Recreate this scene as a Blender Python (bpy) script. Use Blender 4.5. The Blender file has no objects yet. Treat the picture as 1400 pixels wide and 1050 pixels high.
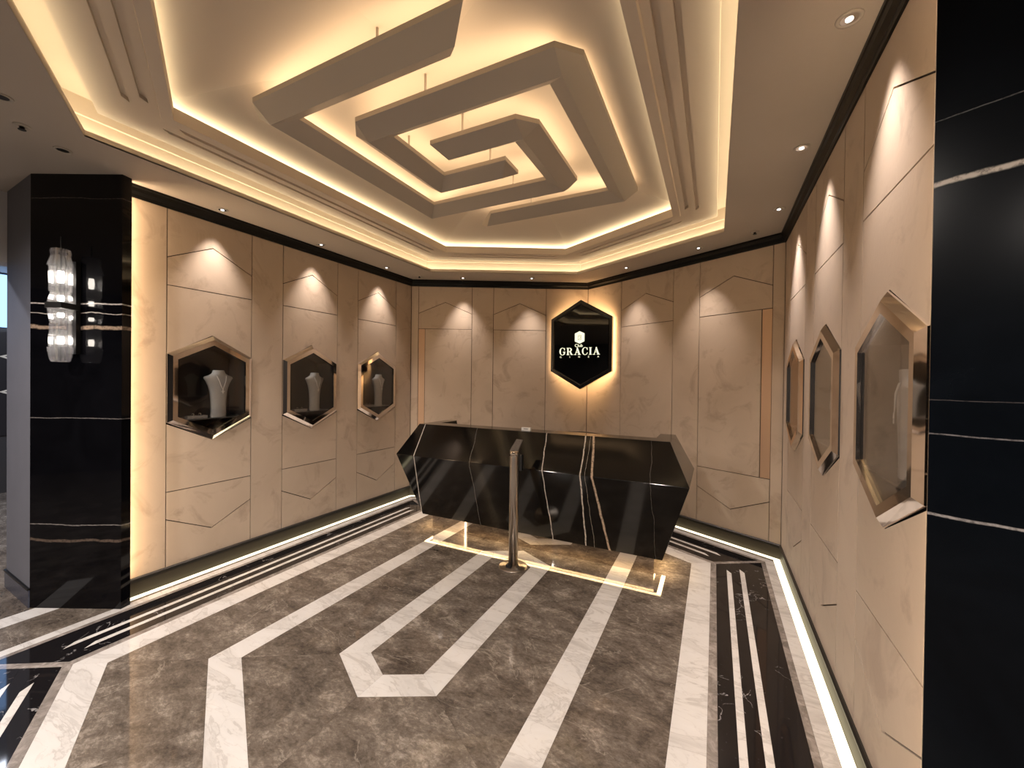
import bpy, math, random
from mathutils import Vector, Matrix
random.seed(7)
PI = math.pi
scn = bpy.context.scene

# ------------------------------------------------------------------ camera, world, exposure, lights
CAM_H = 1.545
YAW, PITCH, ROLL, FPX = math.radians(26.4606), math.radians(-0.464), math.radians(0.6928), 556.19
Fv = Vector((-math.sin(YAW) * math.cos(PITCH), math.cos(YAW) * math.cos(PITCH), math.sin(PITCH)))
R0 = Vector((math.cos(YAW), math.sin(YAW), 0)); U0 = R0.cross(Fv)
Rv = math.cos(ROLL) * R0 + math.sin(ROLL) * U0
Uv = -math.sin(ROLL) * R0 + math.cos(ROLL) * U0
cd = bpy.data.cameras.new('camera'); cam = bpy.data.objects.new('camera', cd); scn.collection.objects.link(cam)
cd.sensor_fit = 'HORIZONTAL'; cd.sensor_width = 36.0; cd.lens = FPX / 1400 * 36.0; cd.clip_start = 0.02; cd.clip_end = 100
M = Matrix((Rv, Uv, -Fv)).transposed().to_4x4(); M.translation = Vector((0, 0, CAM_H)); cam.matrix_world = M
scn.camera = cam

w = bpy.data.worlds.new('world'); scn.world = w; w.use_nodes = True
w.node_tree.nodes['Background'].inputs[0].default_value = (0.5, 0.5, 0.55, 1)
w.node_tree.nodes['Background'].inputs[1].default_value = 0.05
scn.view_settings.view_transform = 'Standard'; scn.view_settings.look = 'None'
scn.view_settings.gamma = 1.0; scn.view_settings.use_curve_mapping = False
scn.view_settings.exposure = 1.32
scn.cycles.use_denoising = True
scn.cycles.max_bounces = 10; scn.cycles.diffuse_bounces = 5; scn.cycles.glossy_bounces = 5
scn.cycles.sample_clamp_indirect = 4.0; scn.cycles.caustics_reflective = False; scn.cycles.caustics_refractive = False

K_COVE = 5.2      # outer ceiling cove strip
K_DOME = 3.9      # inner cove strip under the dome
K_BEAM = 2.15       # strips on top of the hanging spirals
K_BASE = 1.15      # floor strips along the walls
K_COL = 13.0       # vertical strips behind the columns
K_COUNTER = 17.0   # strips under the reception desk
SPOT_W = 25.0
WARM = (1.0, 0.70, 0.42)
WARM2 = (1.0, 0.82, 0.53)

def lamp(name, kind, loc, energy, color, **kw):
    d = bpy.data.lights.new(name, kind); d.energy = energy; d.color = color
    for k, v in kw.items():
        if k != 'rot': setattr(d, k, v)
    o = bpy.data.objects.new(name, d); scn.collection.objects.link(o); o.location = loc
    if 'rot' in kw: o.rotation_euler = kw['rot']
    return o
# added fill spots shaped as downlights behind the camera, then the passage lamp
for (hx_, hy_, he_) in ((-2.9, -.55, 95), (-1.2, -.75, 95), (.6, -.6, 80), (-1.0, -2.2, 60), (-3.4, -2.2, 60), (1.6, -2.2, 40), (-2.0, .55, 0)):
    if he_: lamp('added_fill_spot', 'SPOT', (hx_, hy_, 2.85), he_, (1.0, .89, .80), spot_size=math.radians(165), spot_blend=.5, shadow_soft_size=.035)
lamp('passage_lamp', 'SPOT', (-5.6, -.3, 2.85), 45, (.80, .84, 1.0), spot_size=math.radians(165), spot_blend=.5, shadow_soft_size=.05)
lamp('far_room_lamp', 'AREA', (-6.6, 1.6, 2.80), 26, (0.80, 0.86, 1.0), shape='RECTANGLE', size=1.0, size_y=1.0)

# ------------------------------------------------------------------ dimensions
ZC, ZT, ZB = 2.869, 2.785, 0.1295
XL, XR, YA, ANG = -3.628, 0.5435, 4.254, math.radians(28.19)
T = math.tan(ANG); XM = (XL + XR) / 2; YB = YA + (XR - XL) / 2 * T
BL_LEN = (XM - XL) / math.cos(ANG)
FX, FY = -1.530, 2.394            # centre of the floor pattern
CX, CY = -1.542, 2.493            # centre of the ceiling

# ------------------------------------------------------------------ materials
def mat(name): 
    m = bpy.data.materials.new(name); m.use_nodes = True
    return m, m.node_tree.nodes, m.node_tree.links, m.node_tree.nodes['Principled BSDF']
def plain(name, col, rough=0.5, metal=0.0, spec=0.5, noise=0.0, scale=8, bump=0.0):
    m, N, L, b = mat(name)
    b.inputs['Base Color'].default_value = (*col, 1); b.inputs['Roughness'].default_value = rough
    b.inputs['Metallic'].default_value = metal; b.inputs['Specular IOR Level'].default_value = spec
    if noise or bump:
        tc = N.new('ShaderNodeTexCoord'); nz = N.new('ShaderNodeTexNoise'); nz.inputs['Scale'].default_value = scale; nz.inputs['Detail'].default_value = 4
        L.new(tc.outputs['Object'], nz.inputs['Vector'])
        if noise:
            mr = N.new('ShaderNodeMapRange'); mr.inputs['From Min'].default_value = .3; mr.inputs['From Max'].default_value = .7
            mr.inputs['To Min'].default_value = 1 - noise; mr.inputs['To Max'].default_value = 1 + noise
            L.new(nz.outputs['Fac'], mr.inputs['Value'])
            hs = N.new('ShaderNodeHueSaturation'); hs.inputs['Color'].default_value = (*col, 1)
            L.new(mr.outputs[0], hs.inputs['Value']); L.new(hs.outputs[0], b.inputs['Base Color'])
        if bump:
            bp = N.new('ShaderNodeBump'); bp.inputs['Strength'].default_value = bump; bp.inputs['Distance'].default_value = .004
            L.new(nz.outputs['Fac'], bp.inputs['Height']); L.new(bp.outputs[0], b.inputs['Normal'])
    return m
def emit(name, col, k):
    m = bpy.data.materials.new(name); m.use_nodes = True; N = m.node_tree.nodes; L = m.node_tree.links
    N.remove(N['Principled BSDF']); e = N.new('ShaderNodeEmission'); e.inputs[0].default_value = (*col, 1); e.inputs[1].default_value = k
    L.new(e.outputs[0], N['Material Output'].inputs[0]); return m

def math_(N, L, op, a, b=None, c=None):
    n = N.new('ShaderNodeMath'); n.operation = op
    for i, v in enumerate((a, b, c)):
        if v is None: continue
        if isinstance(v, (int, float)): n.inputs[i].default_value = v
        else: L.new(v, n.inputs[i])
    return n.outputs[0]
def ramp(N, L, fac, stops, interp='LINEAR'):
    r = N.new('ShaderNodeValToRGB'); r.color_ramp.interpolation = interp
    e = r.color_ramp.elements
    while len(e) < len(stops): e.new(0.5)
    for i, (p, c) in enumerate(stops):
        e[i].position = p; e[i].color = (*c, 1) if len(c) == 3 else c
    L.new(fac, r.inputs[0]); return r.outputs[0]
def mixc(N, L, fac, a, b, mode='MIX'):
    n = N.new('ShaderNodeMix'); n.data_type = 'RGBA'; n.blend_type = mode
    for i, v in ((0, fac), (6, a), (7, b)):
        if isinstance(v, (int, float)): n.inputs[i].default_value = v
        elif isinstance(v, tuple): n.inputs[i].default_value = (*v, 1)
        else: L.new(v, n.inputs[i])
    return n.outputs[2]
def coords(N, L, scale=(1, 1, 1), rot=(0, 0, 0), rand=0.0):
    tc = N.new('ShaderNodeTexCoord'); mp = N.new('ShaderNodeMapping')
    mp.inputs['Scale'].default_value = scale; mp.inputs['Rotation'].default_value = rot
    L.new(tc.outputs['Object'], mp.inputs['Vector'])
    if rand:
        oi = N.new('ShaderNodeObjectInfo'); cmb = N.new('ShaderNodeCombineXYZ')
        a = math_(N, L, 'MULTIPLY', oi.outputs['Random'], rand)
        b2 = math_(N, L, 'MULTIPLY', oi.outputs['Random'], rand * 3.7)
        L.new(a, cmb.inputs[0]); L.new(b2, cmb.inputs[1]); L.new(cmb.outputs[0], mp.inputs['Location'])
    return mp.outputs[0]
def noise(N, L, vec, scale, detail=6, rough=.6, dist=0.0):
    n = N.new('ShaderNodeTexNoise'); n.inputs['Scale'].default_value = scale; n.inputs['Detail'].default_value = detail
    n.inputs['Roughness'].default_value = rough; n.inputs['Distortion'].default_value = dist
    L.new(vec, n.inputs['Vector']); return n
def thinvein(N, L, fac, centre, width):     # 1 on the iso-line of a noise, 0 elsewhere
    d = math_(N, L, 'ABSOLUTE', math_(N, L, 'SUBTRACT', fac, centre))
    mr = N.new('ShaderNodeMapRange'); mr.interpolation_type = 'SMOOTHSTEP'
    L.new(d, mr.inputs['Value']); mr.inputs['From Min'].default_value = 0; mr.inputs['From Max'].default_value = width
    mr.inputs['To Min'].default_value = 1; mr.inputs['To Max'].default_value = 0
    return mr.outputs[0]

def brown_marble():
    m, N, L, b = mat('brown_marble')
    v = coords(N, L, rand=9.0, rot=(0, 0, .5), scale=(1, 1.6, 1))
    big = noise(N, L, v, 1.3, 5, .6, .6); mid = noise(N, L, v, 5, 11, .72, .5); fine = noise(N, L, v, 34, 9, .78, .5)
    f = math_(N, L, 'ADD', math_(N, L, 'MULTIPLY', mid.outputs['Fac'], .46), math_(N, L, 'ADD', math_(N, L, 'MULTIPLY', big.outputs['Fac'], .20), math_(N, L, 'MULTIPLY', fine.outputs['Fac'], .34)))
    c = ramp(N, L, f, [(.38, (.050, .040, .033)), (.46, (.105, .085, .069)), (.53, (.175, .145, .119)), (.62, (.38, .33, .28))])
    vn = noise(N, L, v, 1.7, 8, .55, .7)
    brk = noise(N, L, v, 3.3, 3, .5)
    mask = math_(N, L, 'MULTIPLY', thinvein(N, L, vn.outputs['Fac'], .5, .007), math_(N, L, 'GREATER_THAN', brk.outputs['Fac'], .50))
    c = mixc(N, L, math_(N, L, 'MULTIPLY', mask, .38), c, (.42, .37, .31))
    L.new(c, b.inputs['Base Color']); b.inputs['Roughness'].default_value = .055; b.inputs['Specular IOR Level'].default_value = .5
    return m
def grey_marble():
    m, N, L, b = mat('grey_border_marble')
    v = coords(N, L, rand=9.0)
    f = noise(N, L, v, 12, 8, .7, .8)
    c = ramp(N, L, f.outputs['Fac'], [(.35, (.15, .13, .115)), (.5, (.25, .22, .20)), (.65, (.40, .36, .33))])
    L.new(c, b.inputs['Base Color']); b.inputs['Roughness'].default_value = .055
    return m
def white_marble():
    m, N, L, b = mat('white_marble')
    v = coords(N, L, rand=7.0, rot=(0, 0, .6), scale=(1, 2.6, 1))
    a = noise(N, L, v, 2.2, 8, .60, .9); a2 = noise(N, L, v, 5.0, 6, .55, .6)
    c = ramp(N, L, a.outputs['Fac'], [(.30, (.50, .475, .455)), (.46, (.66, .635, .61)), (.70, (.71, .69, .67))])
    m1 = thinvein(N, L, a.outputs['Fac'], .47, .03); m2 = thinvein(N, L, a2.outputs['Fac'], .5, .02)
    c = mixc(N, L, math_(N, L, 'MULTIPLY', m1, .42), c, (.36, .33, .31))
    c = mixc(N, L, math_(N, L, 'MULTIPLY', m2, .22), c, (.42, .38, .36))
    L.new(c, b.inputs['Base Color']); b.inputs['Roughness'].default_value = .055
    return m
def black_floor_marble():
    m, N, L, b = mat('black_floor_marble')
    v = coords(N, L, rand=7.0)
    a = noise(N, L, v, 3.2, 8, .55, .8); g = noise(N, L, v, 3, 3); s = noise(N, L, v, 60, 3, .6)
    m1 = math_(N, L, 'MULTIPLY', thinvein(N, L, a.outputs['Fac'], .5, .0055), math_(N, L, 'GREATER_THAN', g.outputs['Fac'], .54))
    c = mixc(N, L, math_(N, L, 'MULTIPLY', m1, .7), (.010, .009, .010), (.42, .40, .40))
    m2 = math_(N, L, 'GREATER_THAN', s.outputs['Fac'], .69)
    c = mixc(N, L, math_(N, L, 'MULTIPLY', m2, .10), c, (.4, .38, .38))
    L.new(c, b.inputs['Base Color']); b.inputs['Roughness'].default_value = .05
    return m
def veined_black(name, veins, axis_a, axis_b, base=(.0014, .0014, .002), rough=.07, spec=.30):
    """veins: list of (a0, slope_below, b_break, slope_above, width, colour, wobble): line a = a0 + slope*(b-b_break)"""
    m, N, L, b = mat(name)
    tc = N.new('ShaderNodeTexCoord'); sp = N.new('ShaderNodeSeparateXYZ'); L.new(tc.outputs['Object'], sp.inputs[0])
    A, B = sp.outputs[axis_a], sp.outputs[axis_b]
    nz = noise(N, L, tc.outputs['Object'], 5, 5, .6); n1 = math_(N, L, 'SUBTRACT', nz.outputs['Fac'], .5)
    nf = noise(N, L, tc.outputs['Object'], 70, 5, .7)
    haze = noise(N, L, tc.outputs['Object'], 3, 5, .6, 1.0)
    c = ramp(N, L, haze.outputs['Fac'], [(.35, base), (.75, tuple(x * 2.0 + .0005 for x in base))])
    for (a0, s1, bb, s2, wd, col, wob) in veins:
        db = math_(N, L, 'SUBTRACT', B, bb)
        lo = math_(N, L, 'MULTIPLY', math_(N, L, 'MINIMUM', db, 0.0), s1)
        hi = math_(N, L, 'MULTIPLY', math_(N, L, 'MAXIMUM', db, 0.0), s2)
        line = math_(N, L, 'ADD', math_(N, L, 'ADD', lo, hi), a0)
        off = math_(N, L, 'ADD', math_(N, L, 'SUBTRACT', A, line), math_(N, L, 'MULTIPLY', n1, wob))
        mk = thinvein(N, L, off, 0.0, wd)
        mk = math_(N, L, 'MINIMUM', math_(N, L, 'MULTIPLY', mk, 1.8), 1.0)
        mk = math_(N, L, 'MULTIPLY', mk, ramp(N, L, nf.outputs['Fac'], [(.36, (.35, .35, .35)), (.52, (1, 1, 1))]))
        c = mixc(N, L, mk, c, col)
    L.new(c, b.inputs['Base Color']); b.inputs['Roughness'].default_value = rough; b.inputs['Specular IOR Level'].default_value = spec
    return m
def suede():
    m, N, L, b = mat('beige_suede_panel')
    v = coords(N, L, rand=5.0)
    a = noise(N, L, v, 1.5, 5, .55, .8); s = noise(N, L, v, 3.4, 7, .62, 1.1); f = noise(N, L, v, 55, 3, .5)
    c = ramp(N, L, a.outputs['Fac'], [(.3, (.50, .405, .315)), (.7, (.585, .48, .38))])
    sm = ramp(N, L, s.outputs['Fac'], [(.54, (0, 0, 0)), (.68, (1, 1, 1))])
    c = mixc(N, L, math_(N, L, 'MULTIPLY', sm, .58), c, (.35, .265, .20))
    L.new(c, b.inputs['Base Color']); b.inputs['Roughness'].default_value = .52; b.inputs['Specular IOR Level'].default_value = .32
    b.inputs['Sheen Weight'].default_value = .18; b.inputs['Sheen Roughness'].default_value = .4; b.inputs['Sheen Tint'].default_value = (.9, .8, .74, 1)
    bp = N.new('ShaderNodeBump'); bp.inputs['Strength'].default_value = .25; bp.inputs['Distance'].default_value = .002
    L.new(f.outputs['Fac'], bp.inputs['Height']); L.new(bp.outputs[0], b.inputs['Normal'])
    return m
def glass(name, refl, tint=(1, 1, 1), rough=.02, body=0.0):
    m = bpy.data.materials.new(name); m.use_nodes = True; N = m.node_tree.nodes; L = m.node_tree.links
    N.remove(N['Principled BSDF'])
    t = N.new('ShaderNodeBsdfTransparent'); t.inputs[0].default_value = (*tint, 1)
    g = N.new('ShaderNodeBsdfGlossy'); g.inputs['Roughness'].default_value = rough
    lw = N.new('ShaderNodeLayerWeight'); lw.inputs[0].default_value = .5
    fr = math_(N, L, 'MULTIPLY_ADD', math_(N, L, 'POWER', lw.outputs['Facing'], 3.0), 1 - refl, refl)
    mx = N.new('ShaderNodeMixShader'); L.new(fr, mx.inputs[0]); L.new(t.outputs[0], mx.inputs[1]); L.new(g.outputs[0], mx.inputs[2])
    out = mx.outputs[0]
    if body:
        tl = N.new('ShaderNodeBsdfTranslucent'); tl.inputs[0].default_value = (.95, .95, .97, 1)
        df = N.new('ShaderNodeBsdfDiffuse'); df.inputs[0].default_value = (.8, .8, .82, 1)
        m0 = N.new('ShaderNodeMixShader'); m0.inputs[0].default_value = .5; L.new(tl.outputs[0], m0.inputs[1]); L.new(df.outputs[0], m0.inputs[2])
        m2 = N.new('ShaderNodeMixShader'); m2.inputs[0].default_value = body; L.new(out, m2.inputs[1]); L.new(m0.outputs[0], m2.inputs[2]); out = m2.outputs[0]
    L.new(out, N['Material Output'].inputs[0]); return m

M_BROWN, M_GREY, M_WHITE, M_BLACKF, M_SUEDE = brown_marble(), grey_marble(), white_marble(), black_floor_marble(), suede()
M_CEIL = plain('ceiling_paint', (.49, .44, .385), .75, spec=.2, noise=.02, scale=1.2)
M_PLASTER = plain('dome_plaster', (.66, .58, .49), .7, spec=.25, noise=.02, scale=1.5)
M_BEAM = plain('beam_paint', (.48, .44, .39), .45, spec=.3)
M_GROOVE = plain('groove_shadow_gap', (.05, .032, .022), .8)
M_CROWN = plain('black_lacquer_moulding', (.004, .0038, .0036), .35, spec=.25)
M_BASE = plain('dark_bronze_plinth', (.045, .037, .026), .5, spec=.3)
M_BASEM = plain('black_base_moulding', (.018, .016, .014), .35)
M_CHROME = plain('rose_chrome', (.80, .73, .67), .045, metal=1.0)
M_STEEL = plain('brushed_steel', (.50, .45, .40), .30, metal=1.0)
M_MIRROR = plain('mirror_steel', (.66, .60, .54), .03, metal=1.0)
M_COPPER = plain('copper_strip', (.62, .42, .28), .38, metal=.35)
M_BLACKV = plain('black_velvet', (.013, .012, .012), .9)
M_CASE = plain('case_interior_cloth', (.022, .019, .017), .8)
M_BUST = plain('grey_velvet', (.38, .375, .36), .75, noise=.05, scale=30)
M_SILVER = plain('silver', (.92, .92, .90), .18, metal=1.0)
M_JEWEL = plain('bright_silver', (.95, .94, .9), .25, metal=.25)
M_TRAY = plain('grey_tray', (.25, .24, .23), .6)
M_GLASS = glass('case_glass', .045)
M_SIGNGL = plain('black_sign_glass', (.003, .003, .003), .03)
M_FRAMEB = plain('black_gloss_frame', (.010, .009, .008), .16)
M_CRYSTAL = glass('crystal', .10, (.97, .97, 1.0), .05, body=.07)
M_GREYW = plain('grey_wall_paint', (.13, .13, .15), .6, noise=.05, scale=5)
M_HALL = plain('hall_wall', (.022, .019, .017), .6)
M_WHITEP = plain('white_paint', (.7, .7, .72), .6)
M_RUB = plain('black_plastic', (.01, .01, .01), .4)
M_SPARK = plain('speckled_dark_plate', (.10, .085, .075), .35, metal=.2, noise=.9, scale=240)
M_PAPER = plain('white_card', (.75, .72, .68), .5)
E_COVE, E_DOME, E_BEAM = emit('cove_light', WARM2, K_COVE), emit('dome_light', WARM2, K_DOME), emit('beam_light', WARM, K_BEAM)
E_BASE, E_COL, E_CTR = emit('floor_light_strip', (1.0, .86, .54), K_BASE), emit('column_light', WARM, K_COL), emit('desk_light', (1.0, .68, .34), K_COUNTER)
E_SPOT = emit('downlight_lens', (1.0, .93, .86), 1.6)
E_LETTER = emit('lit_letters', (1.0, .95, .66), .52)
E_BULB = emit('sconce_bulb', (1.0, .90, .74), 18.0)
E_BLUE = emit('blue_screen', (.30, .52, .95), .9)
COLV = [(2.018, 0, 0, 0, .006, (.50, .46, .44), .02), (1.956, .0, -3.7, .0, .004, (.40, .36, .33), .05),
        (1.862, 0, 0, 0, .017, (.30, .22, .16), .05), (2.712, 0, 0, 0, .0035, (.10, .085, .08), .03), (1.262, 0, 0, 0, .004, (.13, .12, .115), .02),
        (.556, 0, 0, 0, .0045, (.18, .165, .155), .03), (.455, 0, 0, 0, .012, (.09, .065, .05), .06)]
PILV = [(2.0, 0, 0, 0, .008, (.36, .31, .26), .03), (2.143, 0, 0, 0, .0018, (.08, .075, .075), .01), (1.436, 0, 0, 0, .0022, (.12, .11, .11), .01),
        (1.513, 0, 0, 0, .0015, (.04, .035, .035), .01), (1.255, 0, 0, 0, .0042, (.22, .20, .19), .02), (.6, 0, 0, 0, .005, (.3, .3, .3), .04)]
M_COLUMN = veined_black('black_gold_marble_column', COLV, 2, 0, rough=.06)
M_PILLAR = veined_black('black_gold_marble_pillar', PILV, 2, 0, base=(.0012, .0018, .0028), rough=.2, spec=.12)
# x position of the veins at z = .782 (the crease of the desk), slopes below and above
CV = [(-1.303, -.07, .782, -.08, .006, (.52, .46, .40), .03), (-.968, -.01, .782, -.02, .008, (.55, .48, .40), .03),
      (-.868, -.17, .782, -.12, .013, (.46, .34, .24), .04), (-2.684, .06, .782, .012, .007, (.55, .50, .46), .01),
      (-.93, -.07, .782, 0.0, .0025, (.3, .27, .22), .04), (-2.03, -.03, .782, -.06, .003, (.16, .15, .14), .05), (-.42, -.03, .782, -.06, .0022, (.10, .09, .08), .05)]

# ------------------------------------------------------------------ builders
def link(o):
    scn.collection.objects.link(o); return o
def root(name, loc, rz=0.0, label=None, cat=None, group=None, kind=None):
    o = bpy.data.objects.new(name, None); o.empty_display_size = .05; link(o); o.location = loc; o.rotation_euler = (0, 0, rz)
    return tag(o, label, cat, group, kind)
def tag(o, label=None, cat=None, group=None, kind=None):
    if label: o['label'] = label
    if cat: o['category'] = cat
    if group: o['group'] = group
    if kind: o['kind'] = kind
    return o
def origin_of(p):
    v = Vector((0, 0, 0))
    while p is not None: v += Vector(p.location); p = p.parent
    return v
class MB:
    def __init__(s): s.v = []; s.f = []; s.sm = []
    def add(s, vs, fs, smooth=False):
        k = len(s.v); s.v += [tuple(x) for x in vs]; s.f += [tuple(i + k for i in f) for f in fs]; s.sm += [smooth] * len(fs); return s
    def box(s, lo, hi):
        x0, y0, z0 = lo; x1, y1, z1 = hi
        return s.add([(x0, y0, z0), (x1, y0, z0), (x1, y1, z0), (x0, y1, z0), (x0, y0, z1), (x1, y0, z1), (x1, y1, z1), (x0, y1, z1)],
                     [(0, 3, 2, 1), (4, 5, 6, 7), (0, 1, 5, 4), (1, 2, 6, 5), (2, 3, 7, 6), (3, 0, 4, 7)])
    def prism(s, pts, vec):       # pts: 3d polygon whose normal is along vec; extruded backwards by -vec
        n = len(pts); P = [Vector(p) for p in pts]; v = Vector(vec)
        nn = Vector((0, 0, 0))
        for i in range(n): nn += P[i].cross(P[(i + 1) % n])
        if nn.dot(v) < 0: P.reverse()
        Q = [p - v for p in P]
        return s.add(P + Q, [tuple(range(n)), tuple(range(2 * n - 1, n - 1, -1))] + [(i, i + n, (i + 1) % n + n, (i + 1) % n) for i in range(n)])
    def lathe(s, prof, seg=24, c=(0, 0, 0), smooth=True, flute=0.0, sx=1.0, sy=1.0):
        vs = []; fs = []
        for (r, z) in prof:
            for k in range(seg):
                a = 2 * PI * k / seg; rr = r * (1 - (flute if k % 2 else 0))
                vs.append((c[0] + rr * math.cos(a) * sx, c[1] + rr * math.sin(a) * sy, c[2] + z))
        for i in range(len(prof) - 1):
            for k in range(seg):
                k2 = (k + 1) % seg; fs.append((i * seg + k, i * seg + k2, (i + 1) * seg + k2, (i + 1) * seg + k))
        s.add(vs, fs, smooth)
        n = len(prof)
        k0 = len(s.v) - len(vs)
        s.f += [tuple(k0 + seg - 1 - k for k in range(seg)), tuple(k0 + (n - 1) * seg + k for k in range(seg))]; s.sm += [False, False]
        return s
    def tube(s, path, r, seg=8):
        P = [Vector(p) for p in path]; vs = []; fs = []
        for i, p in enumerate(P):
            d = (P[min(i + 1, len(P) - 1)] - P[max(i - 1, 0)]).normalized()
            a = d.cross(Vector((0, 0, 1)));  a = d.cross(Vector((1, 0, 0))) if a.length < .01 else a
            a.normalize(); b = d.cross(a)
            for k in range(seg): vs.append(p + r * (math.cos(2 * PI * k / seg) * a + math.sin(2 * PI * k / seg) * b))
        for i in range(len(P) - 1):
            for k in range(seg): fs.append((i * seg + k, i * seg + (k + 1) % seg, (i + 1) * seg + (k + 1) % seg, (i + 1) * seg + k))
        fs += [tuple(range(seg - 1, -1, -1)), tuple((len(P) - 1) * seg + k for k in range(seg))]
        return s.add(vs, fs, True)
    def build(s, name, m, parent=None, loc=None, local=False):
        o0 = Vector(loc) if loc is not None else Vector((0, 0, 0))
        if parent is not None and not local: o0 = origin_of(parent) + (o0)
        me = bpy.data.meshes.new(name)
        me.from_pydata([tuple(Vector(v) - (o0 if not local else Vector((0, 0, 0)))) for v in s.v], [], s.f)
        me.polygons.foreach_set('use_smooth', s.sm); me.materials.append(m); me.update(); me.validate()
        o = bpy.data.objects.new(name, me); link(o)
        if parent is not None: o.parent = parent
        if loc is not None: o.location = loc
        return o

def offset2d(p, d):      # inset a 2d polygon (counter-clockwise) by d
    n = len(p); ar = sum(p[i][0] * p[(i + 1) % n][1] - p[(i + 1) % n][0] * p[i][1] for i in range(n))
    if ar < 0: p = p[::-1]
    out = []
    for i in range(n):
        a, b, c = Vector(p[i - 1]), Vector(p[i]), Vector(p[(i + 1) % n])
        e1 = (b - a).normalized(); e2 = (c - b).normalized()
        n1 = Vector((-e1.y, e1.x)); n2 = Vector((-e2.y, e2.x)); k = 1 + n1.dot(n2)
        q = b + (n1 + n2) * (d / max(k, .2)); out.append((q.x, q.y))
    return out

# ------------------------------------------------------------------ hexagon family
def hexv(w, cx, cy, yc0, w0):      # vertices, counter-clockwise from the lower right side corner
    yc = yc0 + .5985 * (w - w0); ap = yc + w * T
    return [Vector((cx + w, cy - yc)), Vector((cx + w, cy + yc)), Vector((cx, cy + ap)), Vector((cx - w, cy + yc)), Vector((cx - w, cy - yc)), Vector((cx, cy - ap))]
fhex = lambda w: hexv(w, FX, FY, 1.494, 1.523)
chex = lambda w: hexv(w, CX, CY, 1.530, 1.598)

# ------------------------------------------------------------------ floor
floor = MB().box((-9.2, -4.2, -.12), (3.2, 6.0, -.021)).build('floor', M_GREY); tag(floor, kind='structure')
def slab(pts, name, m, parent=floor, top=0.0, th=.02, gap=.0004):
    q = offset2d([tuple(p) for p in pts], gap)
    return MB().prism([(x, y, top) for x, y in q], (0, 0, th)).build(name, m, parent)
def lerp(a, b, t): return a + (b - a) * t
def ring(w1, w2, name, m, step=None, stagger=0.0):
    A, B = fhex(w1), fhex(w2)
    for i in range(6):
        j = (i + 1) % 6
        n = 1
        if step: n = max(1, round((B[j] - B[i]).length / step))
        for k in range(n):
            t0, t1 = k / n, (k + 1) / n
            slab([lerp(A[i], A[j], t0), lerp(A[i], A[j], t1), lerp(B[i], B[j], t1), lerp(B[i], B[j], t0)], name, m)
c = fhex(.186)
slab([c[4], c[5], c[0]], 'brown_tile', M_BROWN); slab([c[1], c[2], c[3]], 'brown_tile', M_BROWN)
for k in range(2):
    slab([lerp(c[4], c[3], k / 2), lerp(c[0], c[1], k / 2), lerp(c[0], c[1], (k + 1) / 2), lerp(c[4], c[3], (k + 1) / 2)], 'brown_tile', M_BROWN)
ring(.186, .335, 'white_inlay', M_WHITE, .9)
ring(.335, .785, 'brown_tile', M_BROWN, 1.0)
ring(.785, .934, 'white_inlay', M_WHITE, .95)
ring(.934, 1.375, 'brown_tile', M_BROWN, 1.0)
ring(1.375, 1.523, 'white_inlay', M_WHITE, .8)
ring(1.523, 1.565, 'grey_inlay', M_GREY, 1.2)
# black border with two white lines per side and a grey mitre strip between the sides
W0, W1, S1, S2, S3, S4 = 1.565, 1.912, 1.642, 1.676, 1.738, 1.772
def side_piece(i, wa, wb, ta, tb, name, m, cutperp=False, hexf=fhex, builder=None):
    """piece on side i between widths wa and wb; ends pulled back by ta / tb from the corners (along the side)"""
    A, B = hexf(wa), hexf(wb); j = (i + 1) % 6; d = (A[j] - A[i]).normalized()
    def end(v, t, sgn):
        pa = A[v] + d * sgn * t
        if not cutperp: return pa, B[v] + d * sgn * t
        mt = (B[v] - A[v]).normalized(); pr = Vector((-mt.y, mt.x))      # cut square to the mitre
        # intersect pa + s*pr with side line B
        den = pr.x * (-d.y) + d.x * pr.y if False else (pr.x * d.y - pr.y * d.x)
        r = B[i] - pa; s = (r.x * d.y - r.y * d.x) / den
        return pa, pa + pr * s
    a0, b0 = end(i, ta, 1); a1, b1 = end(j, tb, -1)
    return (builder or slab)([a0, a1, b1, b0], name, m)
MS = .023
for i in range(6):
    side_piece(i, W0, S1, MS, MS, 'black_inlay', M_BLACKF); side_piece(i, S2, S3, MS, MS, 'black_inlay', M_BLACKF); side_piece(i, S4, W1, MS, MS, 'black_inlay', M_BLACKF)
    A, B = fhex(W0), fhex(W1); j = (i + 1) % 6; d = (A[j] - A[i]).normalized(); dj = (A[(i + 2) % 6] - A[j]).normalized()
    slab([A[j] - d * MS, B[j] - d * MS, B[j] , A[j]], 'grey_inlay', M_GREY, gap=0); slab([A[j], B[j], B[j] + dj * MS, A[j] + dj * MS], 'grey_inlay', M_GREY, gap=0)
    for (sa, sb) in ((S1, S2), (S3, S4)):
        side_piece(i, sa, sb, .15, .15, 'white_line', M_WHITE, cutperp=True)
        P, Q = fhex(sa), fhex(sb); dd = (P[j] - P[i]).normalized()
        for v, sg in ((i, 1), (j, -1)):
            pa = P[v] + dd * sg * .15; mt = (Q[v] - P[v]).normalized(); pr = Vector((-mt.y, mt.x)); r = Q[i] - pa
            s = (r.x * dd.y - r.y * dd.x) / (pr.x * dd.y - pr.y * dd.x); pb = pa + pr * s
            slab([P[v] + dd * sg * MS, pa, pb, Q[v] + dd * sg * MS], 'black_inlay', M_BLACKF)
ring(1.912, 1.945, 'grey_inlay', M_GREY, 1.3)
ring(1.945, 2.013, 'white_inlay', M_WHITE, 1.1)
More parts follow.
